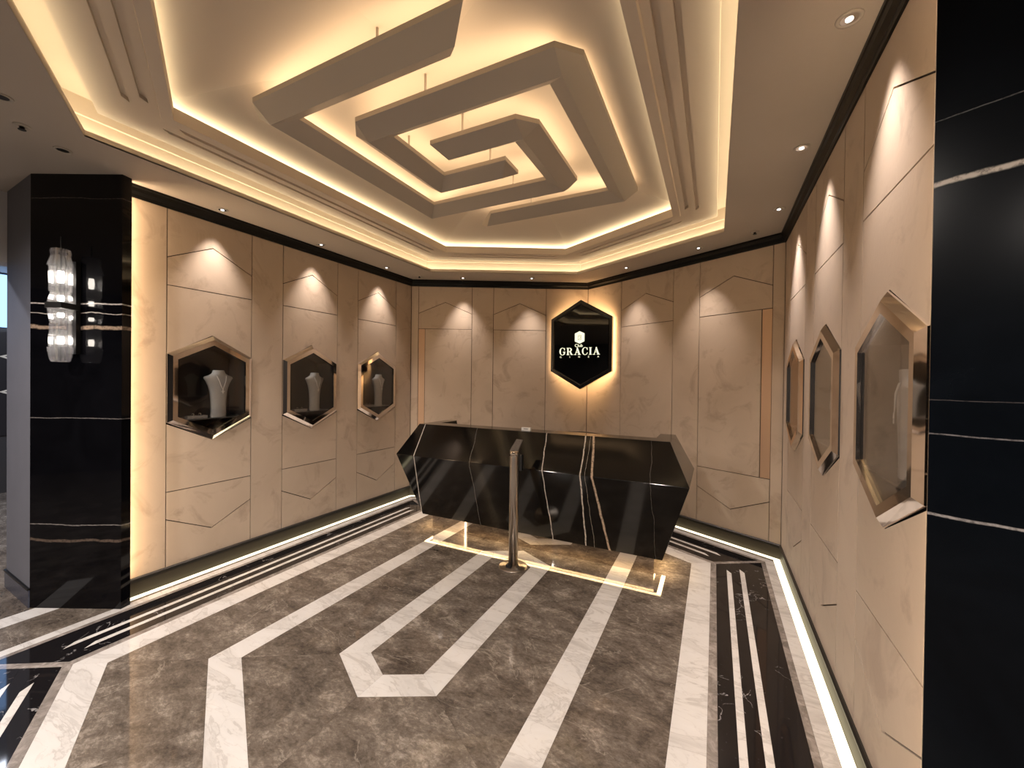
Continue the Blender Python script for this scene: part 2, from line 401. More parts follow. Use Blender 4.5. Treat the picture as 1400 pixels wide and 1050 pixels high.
# surrounding hall floor: brown stone round the hexagon, a white strip in the passage
H = fhex(2.013)
def halffloor(pts, nm='brown_tile', m=M_BROWN): slab(pts, nm, m)
ex = 9.1
halffloor([H[0], H[1], (3.1, H[1].y), (3.1, H[0].y)]); halffloor([H[1], H[2], (H[2].x, 5.9), (3.1, 5.9), (3.1, H[1].y)])
halffloor([H[3], (-9.1, H[3].y), (-9.1, 5.9), (H[2].x, 5.9), H[2]])
xw0, xw1 = -4.012, -3.866
ym = H[4].y
halffloor([(xw1, ym), (H[4].x, ym), (H[3].x, H[3].y), (xw1, H[3].y)])
halffloor([(xw0, ym), (xw1, ym), (xw1, H[3].y), (xw0, H[3].y)], 'white_inlay', M_WHITE)
halffloor([(-6.6, ym), (xw0, ym), (xw0, H[3].y), (-6.6, H[3].y)]); halffloor([(-9.1, ym), (-6.6, ym), (-6.6, H[3].y), (-9.1, H[3].y)])
halffloor([(-9.1, -4.1), (H[5].x, -4.1), H[5], H[4], (-9.1, ym)]); halffloor([(H[5].x, -4.1), (3.1, -4.1), (3.1, H[0].y), H[0], H[5]])

# ------------------------------------------------------------------ walls
ca, sa_ = math.cos(ANG), math.sin(ANG)
class Wall:
    def __init__(s, P0, u, n): s.P0, s.u, s.n = Vector((*P0, 0)), Vector((*u, 0)), Vector((*n, 0))
    def pt(s, a, z, d=0.0): return s.P0 + s.u * a + s.n * d + Vector((0, 0, z))
WL = Wall((XL, 0), (0, 1), (1, 0)); WR = Wall((XR, 0), (0, 1), (-1, 0))
WBL = Wall((XL, YA), (ca, sa_), (sa_, -ca)); WBR = Wall((XM, YB), (ca, -sa_), (-sa_, -ca))
HT, HS, HLb, HB = 1.876, 1.708, 1.195, 1.044     # hexagonal case: top, shoulder, lower shoulder, bottom
TH = .012
def backing(name, Wl, a0, a1, holes=()):
    mb = MB()
    cuts = sorted([a0, a1] + [x for h in holes for x in h])
    for p, q in zip(cuts[:-1], cuts[1:]):
        if q - p < .001: continue
        if any(abs(p - h[0]) < .001 for h in holes):
            c_ = (p + q) / 2
            mb.prism([Wl.pt(x, z, -TH) for x, z in [(p, HS), (p, ZC), (q, ZC), (q, HS), (c_, HT)]], Wl.n * .06)
            mb.prism([Wl.pt(x, z, -TH) for x, z in [(p, 0), (p, HLb), (c_, HB), (q, HLb), (q, 0)]], Wl.n * .06)
        else:
            mb.prism([Wl.pt(x, z, -TH) for x, z in [(p, 0), (p, ZC), (q, ZC), (q, 0)]], Wl.n * .06)
    return tag(mb.build(name, M_GROOVE), kind='structure')
def panel(Wl, poly, parent, name='panel', m=M_SUEDE, proud=0.0, gap=.0034):
    q = offset2d(poly, gap)
    return MB().prism([Wl.pt(x, z, proud) for x, z in q], Wl.n * (TH - .001 + proud)).build(name, m, parent)
def rect(a0, a1, z0, z1): return [(a0, z0), (a1, z0), (a1, z1), (a0, z1)]
CH_A, CH_S, H1, H2, V_S, V_B = 2.580, 2.428, 2.224, .685, .482, .327
def bay_top(Wl, a0, a1, par):
    c_ = (a0 + a1) / 2
    panel(Wl, [(a0, CH_S), (c_, CH_A), (a1, CH_S), (a1, ZC - .01), (a0, ZC - .01)], par)
    panel(Wl, [(a0, H1), (a1, H1), (a1, CH_S), (c_, CH_A), (a0, CH_S)], par)
def bay_bottom(Wl, a0, a1, par):
    c_ = (a0 + a1) / 2
    panel(Wl, [(a0, V_S), (c_, V_B), (a1, V_S), (a1, H2), (a0, H2)], par)
    panel(Wl, [(a0, .11), (a1, .11), (a1, V_S), (c_, V_B), (a0, V_S)], par)
def bay_case(Wl, a0, a1, par):
    c_ = (a0 + a1) / 2
    bay_top(Wl, a0, a1, par); bay_bottom(Wl, a0, a1, par)
    panel(Wl, [(a0, HS), (c_, HT), (a1, HS), (a1, H1), (a0, H1)], par)
    panel(Wl, [(a0, H2), (a1, H2), (a1, HLb), (c_, HB), (a0, HLb)], par)
BAYS = [(1.5545, 2.1695), (2.457, 3.072), (3.352, 3.967)]
def side_wall(name, Wl):
    wl = backing(name, Wl, 1.20, YA + .03, BAYS)
    for (a, b) in ((1.30, 1.5545), (2.1695, 2.457), (3.072, 3.352), (3.967, YA - .001)): panel(Wl, rect(a, b, .11, ZC - .01), wl)
    for a, b in BAYS: bay_case(Wl, a, b, wl)
    return wl
wall_left = side_wall('wall_left', WL); wall_right = side_wall('wall_right', WR)
wbl = backing('wall_back_left', WBL, -.03, BL_LEN + .02); wbr = backing('wall_back_right', WBR, -.02, BL_LEN + .03)
for Wl, par, segs in ((WBL, wbl, [(0.001, .097), (.8065, 1.094), (1.801, BL_LEN - .001)]), (WBR, wbr, [(.001, .567), (1.278, 1.580), (2.267, BL_LEN - .001)])):
    for a, b in segs: panel(Wl, rect(a, b, .11, ZC - .01), par)
for Wl, par, a, b in ((WBL, wbl, 1.094, 1.801), (WBR, wbr, .567, 1.278)):
    bay_top(Wl, a, b, par); bay_bottom(Wl, a, b, par); panel(Wl, rect(a, b, H2, H1), par)
# two hidden doors with a recessed copper pull strip
for nm, Wl, par, a, b, left in (('door_1', WBL, wbl, .097, .8065, True), ('door_2', WBR, wbr, 1.580, 2.267, False)):
    bay_top(Wl, a, b, par); bay_bottom(Wl, a, b, par)
    s0, s1 = (a, a + .088) if left else (b - .088, b)
    r_ = rect(s1, b, H2, H1) if left else rect(a, s0, H2, H1)
    q = offset2d(r_, .0034)
    dr = tag(MB().prism([Wl.pt(x, z, 0) for x, z in q], Wl.n * (TH - .001)).build(nm, M_SUEDE), kind='structure')
    h_ = MB().prism([Wl.pt(x, z, -.006) for x, z in offset2d(rect(s0, s1, H2, H1), .0030)], Wl.n * .005).build('handle', M_COPPER, dr)
    h_['label'] = 'tall recessed copper coloured pull strip'
# crown moulding, skirting and light strip along the four walls
def clip_corner(Wl, a, d, end):      # offset d off the wall along the corner bisector
    return a
def run(name, Wl, a0, a1, prof, m, m0=0.0, m1=0.0, parent=None, kind='structure'):
    """sweep a profile [(depth, z)] along the wall; m0/m1 = how far each end is pulled in per unit of depth"""
    mb = MB(); n = len(prof)
    vs = [Wl.pt(a0 + m0 * d, z, d) for d, z in prof] + [Wl.pt(a1 - m1 * d, z, d) for d, z in prof]
    mb.add(vs, [tuple(range(n)), tuple(range(2 * n - 1, n - 1, -1))] + [(i, i + n, (i + 1) % n + n, (i + 1) % n) for i in range(n)])
    o = mb.build(name, m, parent)
    import bmesh
    bm = bmesh.new(); bm.from_mesh(o.data); bmesh.ops.recalc_face_normals(bm, faces=bm.faces); bm.to_mesh(o.data); bm.free()
    if parent is None: tag(o, kind=kind)
    return o
MA = .5985; MC = math.tan(ANG)      # mitre factors at the side corners (interior 118 deg) and the apex
RUNS = [('left', WL, 1.30, YA, 0, MA), ('back_left', WBL, 0, BL_LEN, MA, MC), ('back_right', WBR, 0, BL_LEN, MC, MA), ('right', WR, 1.30, YA, 0, MA)]
MAs = math.tan((PI / 2 - ANG) / 2)
for k, (nm, Wl, a0, a1, m0, m1) in enumerate(RUNS):
    run('trim_%d' % (k + 1), Wl, a0, a1, [(0, ZT), (.010, ZT), (.014, ZT + .010), (.014, ZT + .022), (.030, ZT + .040), (.034, ZT + .062), (.040, ZT + .066), (.040, ZC - .0005), (0, ZC - .0005)], M_CROWN, m0, m1)
    bb = run('baseboard_' + nm, Wl, a0, a1, [(0, .0), (.0065, .0), (.0065, .098), (0, .098)], M_BASE, m0, m1)
    run('moulding', Wl, a0, a1, [(0, .0985), (.012, .0985), (.012, .110), (.017, .112), (.017, .122), (.008, ZB), (0, ZB)], M_BASEM, m0, m1, bb)
    st = run('light_strip', Wl, a0, a1, [(.008, -.018), (.060, -.018), (.060, .0005), (.008, .0005)], E_BASE, m0, m1, bb)
    st['label'] = 'glowing warm light strip at the foot of the wall'

# ------------------------------------------------------------------ columns
P1 = Vector((-3.500, 1.255)); tl = Vector((-.545, -.268)).normalized(); P0c = Vector((-4.045, .987))
def column(name, m, fl):
    mir = (lambda p: Vector((p[0], p[1]))) if not fl else (lambda p: Vector((2 * XM - .0 - p[0] + .024, p[1])))
    pts = [(-3.500, 1.255), (-3.518, 1.31), (-3.556, 1.31), (-3.556, 1.275), (-3.66, 1.275), (-3.66, 1.6), (-4.045, 1.6), (-4.045, .987)]
    mb = MB().prism([(*mir(p), ZC) for p in pts], (0, 0, ZC))
    o = mb.build(name, m); return tag(o, kind='structure')
# pillar local x starts at its visible corner
colL = column('wall_front_left', M_COLUMN, False)
colR = column('wall_front_right', M_PILLAR, True)
for nm, Wl, par in (('left', WL, colL), ('right', WR, colR)):
    st = MB().prism([Wl.pt(.0, .0, .012) + Vector((0, 1.277, .14)), Wl.pt(0, 0, .066) + Vector((0, 1.277, .14)), Wl.pt(0, 0, .066) + Vector((0, 1.277, 2.86)), Wl.pt(0, 0, .012) + Vector((0, 1.277, 2.86))], (0, .002, 0)).build('light_strip', E_COL, par)
# grey return wall beside the left column, its skirting, and the passage header
gw = tag(MB().prism([(-4.046, .988, ZC), (-4.60, 1.010, ZC), (-4.60, 1.6, ZC), (-4.046, 1.6, ZC)], (0, 0, ZC)).build('wall_passage', M_GREYW), kind='structure')
bs = tag(MB().prism([(-4.047, .980, .115), (-4.607, 1.002, .115), (-4.607, 1.03, .115), (-4.047, 1.008, .115)], (0, 0, .115)).build('baseboard_passage', plain('dark_blue_grey_stone', (.05, .055, .08), .25)), kind='structure')
MB().prism([(-4.047, .976, .128), (-4.612, .998, .128), (-4.612, 1.02, .128), (-4.047, 1.0, .128)], (0, 0, .013)).build('moulding', M_CROWN, bs)
tag(MB().box((-4.80, -.2, 2.36), (-4.62, 4.2, ZC)).build('wall_header', M_WHITEP), kind='structure')
# outer walls of the hall
tag(MB().box((-8.4, -4.1, 0), (-8.3, 4.3, ZC)).build('wall_far', plain('dark_hall_wall', (.03, .028, .03), .5)), kind='structure')
tag(MB().box((-8.3, -4.1, 0), (3.0, -4.0, ZC)).build('wall_rear', M_HALL), kind='structure')
tag(MB().box((3.0, -4.0, 0), (3.1, 2.0, ZC)).build('wall_side', M_HALL), kind='structure')
tag(MB().prism([(.985 + .012, .987, ZC), (3.0, .0, ZC), (3.0, 1.2, ZC), (.997, 1.2, ZC)], (0, 0, ZC)).build('wall_pillar_return', M_PILLAR), kind='structure')
tag(MB().box((-8.3, 4.1, 0), (-4.0, 4.2, ZC)).build('wall_passage_end', M_HALL), kind='structure')
# the blue lit panel and the dark poster wall far down the passage
bl_ = MB().box((-8.298, .3, 2.16), (-8.27, 2.6, 2.84)).build('light_panel', E_BLUE, loc=(-8.3, 1.5, 2.16)); tag(bl_, 'glowing blue light panel far down the passage at the left edge', 'light panel')
sg = root('hall_sign', (-8.30, 1.70, 1.0), label='dark hall sign with pale diamonds and a letter S at the left edge', cat='sign')
mb = MB().box((-8.30, .9, .75), (-8.285, 2.4, 2.1)); mb.build('board', plain('sign_board', (.02, .018, .02), .3), sg)
for zz in (1.78, 1.32):
    mb = MB(); cy_ = 1.92
    ring_o = [(cy_ + .0, zz + .07), (cy_ + .17, zz), (cy_, zz - .07), (cy_ - .17, zz)]; ring_i = [(cy_, zz + .045), (cy_ + .12, zz), (cy_, zz - .045), (cy_ - .12, zz)]
    for i in range(4):
        j = (i + 1) % 4; mb.prism([(-8.282, *ring_o[i]), (-8.282, *ring_o[j]), (-8.282, *ring_i[j]), (-8.282, *ring_i[i])], (.004, 0, 0))
    mb.build('diamond', plain('pale_sign_paint', (.55, .5, .42), .5), sg)
def font_text(name, body, size, m, M4, parent=None, ext=.001, align='CENTER', space=1.0):
    cu = bpy.data.curves.new(name, 'FONT'); cu.body = body; cu.size = size; cu.extrude = ext; cu.align_x = align; cu.space_character = space
    tmp = bpy.data.objects.new(name, cu); link(tmp); dg = bpy.context.evaluated_depsgraph_get(); dg.update()
    me = bpy.data.meshes.new_from_object(tmp.evaluated_get(dg)); bpy.data.objects.remove(tmp); me.transform(M4); me.materials.clear(); me.materials.append(m)
    o = bpy.data.objects.new(name, me); link(o)
    if parent is not None: o.parent = parent
    return o
Mx = Matrix.Rotation(PI / 2, 4, 'Z') @ Matrix.Rotation(PI / 2, 4, 'X')
font_text('letter', 'S', .17, plain('letter_white', (.8, .8, .8), .5), Matrix.Translation(Vector((.019, .22, .10))) @ Mx, sg)

# ------------------------------------------------------------------ ceiling
ceil = MB()
O = chex(1.598)
outer = [Vector((3.2, -4.2)), Vector((3.2, 6.0)), Vector((CX, 6.0)), Vector((-9.2, 6.0)), Vector((-9.2, -4.2)), Vector((CX, -4.2))]
for i in range(6):
    j = (i + 1) % 6
    ceil.add([(*O[i], ZC), (*O[j], ZC), (*outer[j], ZC), (*outer[i], ZC)], [(0, 1, 2, 3)])
ceiling = tag(ceil.build('ceiling', M_CEIL), kind='structure')
sol = ceiling.modifiers.new('thickness', 'SOLIDIFY'); sol.thickness = .008; sol.offset = -1
def cring(prof, name, m, smooth=False, parent=ceiling, persmooth=True):
    out = []
    for i in range(6):
        mb = MB(); j = (i + 1) % 6; vs = []
        for (w_, z_) in prof:
            h = chex(w_); vs += [(*h[i], z_), (*h[j], z_)]
        mb.add(vs, [(2 * k, 2 * k + 1, 2 * k + 3, 2 * k + 2) for k in range(len(prof) - 1)], smooth)
        o = mb.build(name, m, parent); out.append(o)
    return out
cring([(1.598, ZC), (1.598, 2.905), (1.618, 2.905), (1.618, 2.882), (1.705, 2.882), (1.705, 3.022), (1.699, 3.028), (1.699, 3.13), (1.20, 3.13)], 'cove', M_PLASTER)
cring([(1.635, 2.886), (1.675, 2.886)], 'cove_light_strip', E_COVE)
# floating band: underside with two slots per side, inner moulding, lip and dome trough
BZ = 3.0; SD = .020
cring([(1.54, BZ + .06), (1.54, BZ), (1.545, BZ + SD), (1.235, BZ + SD)], 'band', M_PLASTER)
cring([(1.262, BZ + .004), (1.254, BZ - .014), (1.20, BZ - .014), (1.20, 3.058), (1.214, 3.058), (1.214, 3.022), (1.335, 3.022), (1.335, 3.065)], 'band_moulding', M_PLASTER)
cring([(1.24, 3.026), (1.31, 3.026)], 'dome_light_strip', E_DOME)
cs = lambda pts, name, m: MB().prism([(x, y, BZ) for x, y in [tuple(p) for p in pts]], (0, 0, -SD)).build(name, m, ceiling)
for i in range(6):
    for wa, wb in ((1.54, 1.405), (1.378, 1.328), (1.298, 1.235)):
        side_piece(i, wb, wa, 0, 0, 'band_plate', M_PLASTER, hexf=chex, builder=cs)
    for wa, wb in ((1.405, 1.378), (1.328, 1.298)):
        A, B = chex(wb), chex(wa); j = (i + 1) % 6; dd = (A[j] - A[i]).normalized()
        for v, sg_ in ((i, 1), (j, -1)):
            cs([A[v], A[v] + dd * sg_ * .13, B[v] + dd * sg_ * .19, B[v]], 'band_plate', M_PLASTER)
DP = [(1.335, 3.065), (1.26, 3.085), (1.18, 3.108), (1.08, 3.142), (.95, 3.188), (.80, 3.232), (.62, 3.272), (.42, 3.302), (.2, 3.324), (.0, 3.335)]
for o in cring(DP, 'dome', M_PLASTER, smooth=True): pass

# hanging spirals
ZR, ZE, ZL, HW = 3.050, 3.117, 3.146, .108
def spiral(name, sgn, label):
    c0 = Vector((CX, CY))
    q = lambda x, y: c0 + sgn * Vector((x, y))
    ridge = [q(.470, -.962), q(-.847, -.962), q(-.847, .582), q(.452, .582), q(.452, -.190), q(-.110, -.190)]
    rt = root(name, (ridge[1].x, ridge[1].y, ZR), label=label, cat='ceiling light', group=None)
    n = len(ridge)
    dirs = [(ridge[i + 1] - ridge[i]).normalized() for i in range(n - 1)]
    # which side is outer: the left-hand normal or the right-hand one
    turn = dirs[0].x * dirs[1].y - dirs[0].y * dirs[1].x
    oside = -1 if turn > 0 else 1
    nrm = [Vector((-d.y, d.x)) * oside for d in dirs]     # outward normals
    CHF = .11
    for i in range(n - 1):
        a, b = ridge[i], ridge[i + 1]; d, nn = dirs[i], nrm[i]
        # ridge points (pulled in at the free ends), inner and outer edge points
        if i == 0:
            oa = a + nn * HW + d * -.115 ; ia = a - nn * HW + d * .10
            if True: ra = a
        else: oa = a + nn * HW + d * (-HW + CHF) ; ia = a - nn * HW + d * HW; ra = a
        if i == n - 2:
            ob = b + nn * HW + d * .075; ib = b - nn * HW + d * .075; rb = b
        else: ob = b + nn * HW + d * (HW - CHF); ib = b - nn * HW - d * HW; rb = b
        v = [(*ra, ZR), (*rb, ZR), (*oa, ZE), (*ob, ZE), (*ia, ZE), (*ib, ZE), (*oa, ZL), (*ob, ZL), (*ia, ZL), (*ib, ZL)]
        f = [(0, 1, 3, 2), (0, 4, 5, 1), (2, 3, 7, 6), (4, 8, 9, 5)]
        if i == 0: f += [(0, 2, 6, 8, 4)]
        if i == n - 2: f += [(1, 5, 9, 7, 3)]
        k = len(v)
        if i < n - 2:       # corner facet and chamfer
            oc = b + nrm[i + 1] * HW + dirs[i + 1] * (-HW + CHF)
            v += [(*oc, ZE), (*oc, ZL)]; f += [(1, k, 3), (3, k, k + 1, 7)]
        mb = MB().add(v, f)
        # top cover just below the lip
        tv = [(*oa, ZL - .012), (*ob, ZL - .012), (*ib, ZL - .012), (*ia, ZL - .012)]
        mb.add(tv, [(0, 1, 2, 3)])
        o = mb.build('beam', M_BEAM, rt)
        e0 = lerp(oa, ia, .22); e1 = lerp(ob, ib, .22); e2 = lerp(ob, ib, .78); e3 = lerp(oa, ia, .78)
        MB().add([(*e0, ZL - .010), (*e1, ZL - .010), (*e2, ZL - .010), (*e3, ZL - .010)], [(0, 1, 2, 3)]).build('light_strip', E_BEAM, o)
    def dome_z(p):
        dx = abs(p.x - CX); dy = abs(p.y - CY)
        # smallest hexagon through the point
        wv = dx
        for k in range(200):
            wt = k / 150
            hv = chex(wt)
            yc = hv[1].y - CY; 
            if dx <= wt and dy <= yc + (wt - dx) * T: wv = wt; break
        for (w1, z1), (w2, z2) in zip(DP[:-1], DP[1:]):
            if w2 <= wv <= w1: return z2 + (z1 - z2) * (wv - w2) / (w1 - w2)
        return 3.3
    for (x, y) in ((0, -.962), (-.847, -.69), (-.847, .32), (0, .582), (.452, .2), (0, -.190)):
        p = q(x, y); MB().lathe([(.007, ZR + .085), (.007, dome_z(p) - .001)], 10, (p.x, p.y, 0)).build('rod', M_BEAM, rt)
        # small ceiling cup
    return rt
spiral('hanging_spiral_light', 1, 'pale square spiral light hung below the dome, its outer arm end nearest the camera')
spiral('hanging_spiral_light', -1, 'interlocking pale square spiral light, its outer arm end towards the back wall')

# ------------------------------------------------------------------ downlights
def downlight(x, y, lit, label, group=None, rr=.032):
    rt = root('downlight', (x, y, ZC), label=label, cat='downlight', group=group)
    MB().lathe([(rr + .010, -.0005), (rr + .008, -.005), (rr, -.006), (rr - .004, -.003), (rr - .004, -.0005)], 28).build('trim_ring', M_BEAM, rt, local=True)
    mb = MB(); seg = 28; vs = []; prof = [(rr - .004, -.003), (rr * .72, .0), (rr * .45, .0)]
    MB().lathe([(rr - .004, -.0035), (rr * .55, -.001)], 12, smooth=False).build('reflector', M_SILVER if lit else M_RUB, rt, local=True)
    if lit: MB().lathe([(.012, -.0058), (.012, -.0042)], 16).build('lens', E_SPOT, rt, local=True)
    if lit:
        s = lamp('downlight_beam', 'SPOT', (x, y, ZC - .02), SPOT_W, (1.0, .85, .76), spot_size=math.radians(66), spot_blend=1.0, shadow_soft_size=.015)
        s.parent = rt; s.location = (0, 0, -.02)
    return rt
for Wl, pos, nm in ((WL, [1.862, 2.764, 3.660], 'left'), (WR, [1.862, 2.764, 3.660], 'right')):
    for k, a in enumerate(pos):
        p = Wl.pt(a, 0, .126); downlight(p.x, p.y, True, ('small lit ceiling downlight above the %s hexagonal case on the %s wall' % (('nearest', 'middle', 'farthest')[k], nm)))
for (x, y, lb) in ((-2.937, 4.438, 'small lit ceiling downlight over the back left hidden door'), (-2.13, 4.813, 'small lit ceiling downlight left of the black sign'),
                   (-.935, 4.806, 'small lit ceiling downlight right of the black sign'), (-.16, 4.389, 'small lit ceiling downlight over the back right hidden door')):
    downlight(x, y, True, lb)
downlight(-3.447, .966, False, 'small dark ceiling spot just in front of the left black column', rr=.03)
downlight(-3.06, .653, False, 'small dark ceiling spot at the left edge of the picture', rr=.03)
def sprinkler(x, y, label):
    rt = root('sprinkler', (x, y, ZC), label=label, cat='sprinkler')
    MB().lathe([(.034, -.0005), (.032, -.004), (.012, -.006)], 20).build('rose', M_BEAM, rt, local=True)
    MB().lathe([(.010, -.006), (.009, -.018), (.016, -.020), (.016, -.022)], 14).build('head', M_RUB, rt, local=True)
sprinkler(.296, 4.123, 'small dark ceiling sprinkler near the back right corner'); sprinkler(-3.399, 4.134, 'small dark ceiling sprinkler near the back left corner')
sprinkler(-3.316, .778, 'small dark ceiling sprinkler at far left before the column')

# ------------------------------------------------------------------ hexagonal display cases (local: x along, -y out of the wall, z up, origin at the centre)
HWc = .3075; ZCn = 1.459
def hexpts(w, t, s, y): return [(-w, y, -s), (0, y, -t), (w, y, -s), (w, y, s), (0, y, t), (-w, y, s)]
OUT = (HWc, .416, .2565); FR = (.277, .383, .240); IN = (.246, .340, .216)
def make_case(loc, rz, label):
    rt = root('display_case', loc, rz, label, 'display case', 'hexagonal display cases in the walls')
    mb = MB()
    rows = [hexpts(*OUT, .0), hexpts(OUT[0] - .002, OUT[1] - .002, OUT[2] - .001, -.006), hexpts(*FR, -.025), hexpts(IN[0], IN[1], IN[2], -.025), hexpts(IN[0], IN[1], IN[2], -.012)]
    names = []
    for a, b, nm in ((0, 2, 'bevelled_frame'), (2, 3, 'front_frame')):
        mb = MB()
        for k in range(a, b):
            for i in range(6):
                j = (i + 1) % 6; mb.add([rows[k][i], rows[k][j], rows[k + 1][j], rows[k + 1][i]], [(0, 1, 2, 3)])
        if nm == 'front_frame':
            for i in range(6):
                j = (i + 1) % 6; mb.add([rows[3][i], rows[3][j], rows[4][j], rows[4][i]], [(0, 1, 2, 3)])
        mb.build(nm, M_CHROME, rt, local=True)
    # housing open to the front
    mb = MB(); f = hexpts(.29, .398, .248, .0); b = hexpts(.29, .398, .248, .30)
    for i in range(6):
        j = (i + 1) % 6; mb.add([f[i], b[i], b[j], f[j]], [(0, 1, 2, 3)])
    mb.add(b, [(0, 1, 2, 3, 4, 5)]); 
    mb.add([f[i] for i in range(6)] + [(IN[0] * x / .29, -.010, z * IN[1] / .398) for (x, y, z) in f], [(i, (i + 1) % 6, (i + 1) % 6 + 6, i + 6) for i in range(6)])
    mb.build('housing', M_CASE, rt, local=True)
    g = hexpts(IN[0], IN[1], IN[2], -.013); MB().prism(g, (0, -.004, 0)).build('glass_pane', M_GLASS, rt, local=True)
    MB().box((-.285, .004, -.252), (.285, .295, -.245)).build('shelf', M_TRAY2, rt, local=True)
    sp = lamp('case_lamp', 'SPOT', (0, 0, 0), .42, (1.0, .97, .93), spot_size=math.radians(70), spot_blend=1.0, shadow_soft_size=.01)
    sp.parent = rt; sp.location = (-.12, .03, .27); sp.rotation_euler = (Vector((.085, .075, .13)) - Vector((-.12, .03, .27))).to_track_quat('-Z', 'Y').to_euler()
    return rt
M_TRAY2 = plain('dark_grey_shelf', (.06, .056, .052), .3)
def make_bust(loc, rz, label):
    rt = root('necklace_bust', loc, rz, label, 'display bust', 'necklace busts in the wall cases')
    prof = [(.066, .034, 0), (.064, .034, .06), (.066, .036, .14), (.074, .039, .21), (.088, .042, .26), (.110, .043, .30), (.128, .038, .322), (.122, .034, .334), (.085, .035, .345), (.055, .036, .360), (.045, .036, .378), (.044, .036, .386)]
    mb = MB(); seg = 28; vs = []
    for (a, b, z) in prof:
        for k in range(seg):
            t = 2 * PI * k / seg; vs.append((a * math.cos(t), b * math.sin(t), z))
    fs = [(i * seg + k, i * seg + (k + 1) % seg, (i + 1) * seg + (k + 1) % seg, (i + 1) * seg + k) for i in range(len(prof) - 1) for k in range(seg)]
    mb.add(vs, fs, True); mb.build('body', M_BUST, rt, local=True)
    mb = MB(); k_ = [(.044 * math.cos(2 * PI * k / seg), .036 * math.sin(2 * PI * k / seg), .384) for k in range(seg)]
    mb.add(k_ + [(x * .9, y * .9, .388) for x, y, z in k_], [(k, (k + 1) % seg, (k + 1) % seg + seg, k + seg) for k in range(seg)] + [tuple(range(seg, 2 * seg))], False)
    mb.build('neck_cap', M_BUST, rt, local=True)
    return rt
def make_necklace(loc, rz, label):
    rt = root('necklace', loc, rz, label, 'necklace', 'necklaces on the busts')
    # local front is -y; chain lies 3 mm off the bust
    path = [(-.044, -.012, .352), (-.042, -.034, .338), (-.030, -.044, .300), (-.016, -.045, .262), (0, -.046, .228), (.016, -.045, .262), (.030, -.044, .300), (.042, -.034, .338), (.044, -.012, .352)]
    MB().tube(path, .0022, 6).build('chain', M_JEWEL, rt, local=True)
    c_ = (0, -.050, .212); mb = MB(); star = []
    for k in range(8):
        r = .020 if k % 2 == 0 else .007; star.append((c_[0] + r * math.sin(PI * k / 4), c_[1], c_[2] + r * math.cos(PI * k / 4)))
    mb.prism(star, (0, -.004, 0)).build('pendant', M_JEWEL, rt, local=True)
    return rt
def make_rings(loc, rz, label):
    rt = root('ring_tray', loc, rz, label, 'ring tray', 'ring trays in the wall cases')
    mb = MB().box((-.07, -.025, 0), (.07, .025, .022)); tray_ = mb.build('tray', M_TRAY, rt, local=True)
    for x in (-.025, .025):
        pts = [(x + .009 * math.cos(2 * PI * k / 14), 0, .030 + .009 * math.sin(2 * PI * k / 14)) for k in range(15)]
        MB().tube(pts, .0022, 6).build('ring', M_SILVER, tray_, local=True)
    return rt
def tree_copy(o, parent=None):
    c_ = o.copy(); link(c_)
    if parent is not None: c_.parent = parent
    for ch in o.children: tree_copy(ch, c_)
    return c_
ORD = ['nearest', 'middle', 'farthest']
protos = None
for side, Wl, X0, rz in (('left', WL, XL, PI / 2), ('right', WR, XR, -PI / 2)):
    for k, a in enumerate((1.862, 2.7645, 3.6595)):
        sgn = -1 if side == 'left' else 1
        offy = (.09, .10, .10)[k] if side == 'left' else .06
        dep = .085
        cl = (X0, a, ZCn)
        # into the wall is -x on the left wall, +x on the right
        into = -1 if side == 'left' else 1
        bl = (X0 + into * dep, a + offy, ZCn - .2445)
        tr = (X0 + into * .07, a - (.08 if side == 'left' else .10), ZCn - .2445)
        brz = rz + (.22 if side == 'left' else -.25)
        L1 = '%s hexagonal mirror framed display case in the %s wall' % (ORD[k], side)
        L2 = 'grey jewellery bust inside the %s case of the %s wall' % (ORD[k], side)
        L3 = 'fine silver chain with a small star pendant in the %s case of the %s wall' % (ORD[k], side)
        L4 = 'low grey tray with two rings in the %s case of the %s wall' % (ORD[k], side)
        if protos is None:
            protos = (make_case(cl, rz, L1), make_bust(bl, brz, L2), make_necklace(bl, brz, L3), make_rings(tr, rz, L4))
        else:
            for pr, lc, r_, lb in zip(protos, (cl, bl, bl, tr), (rz, brz, brz, rz), (L1, L2, L3, L4)):
                o = tree_copy(pr); o.location = lc; o.rotation_euler = (0, 0, r_); o['label'] = lb

# ------------------------------------------------------------------ black hexagonal sign in the back corner
SY, SX, SZ = 5.030, -1.537, 2.016
sign = root('hexagonal_sign', (SX, SY, SZ), label='black hexagonal sign with glowing GRACIA lettering in the back corner', cat='sign')
def hx(w, t, s, y): return [(x, y, z) for x, _, z in hexpts(w, t, s, 0)]
mb = MB(); r1 = hx(.400, .570, .340, .0); r2 = hx(.366, .524, .318, 0)
r3 = hx(.400, .570, .340, .07); r4 = hx(.352, .505, .308, .016)
for i in range(6):
    j = (i + 1) % 6
    mb.add([r1[i], r1[j], r2[j], r2[i]], [(0, 1, 2, 3)]); mb.add([r3[i], r3[j], r1[j], r1[i]], [(0, 1, 2, 3)]); mb.add([r2[i], r2[j], r4[j], r4[i]], [(0, 1, 2, 3)])
mb.add(r3, [(5, 4, 3, 2, 1, 0)]); mb.build('frame', M_FRAMEB, sign, local=True)
MB().prism(hx(.352, .505, .308, .014), (0, -.006, 0)).build('glass_face', M_SIGNGL, sign, local=True)
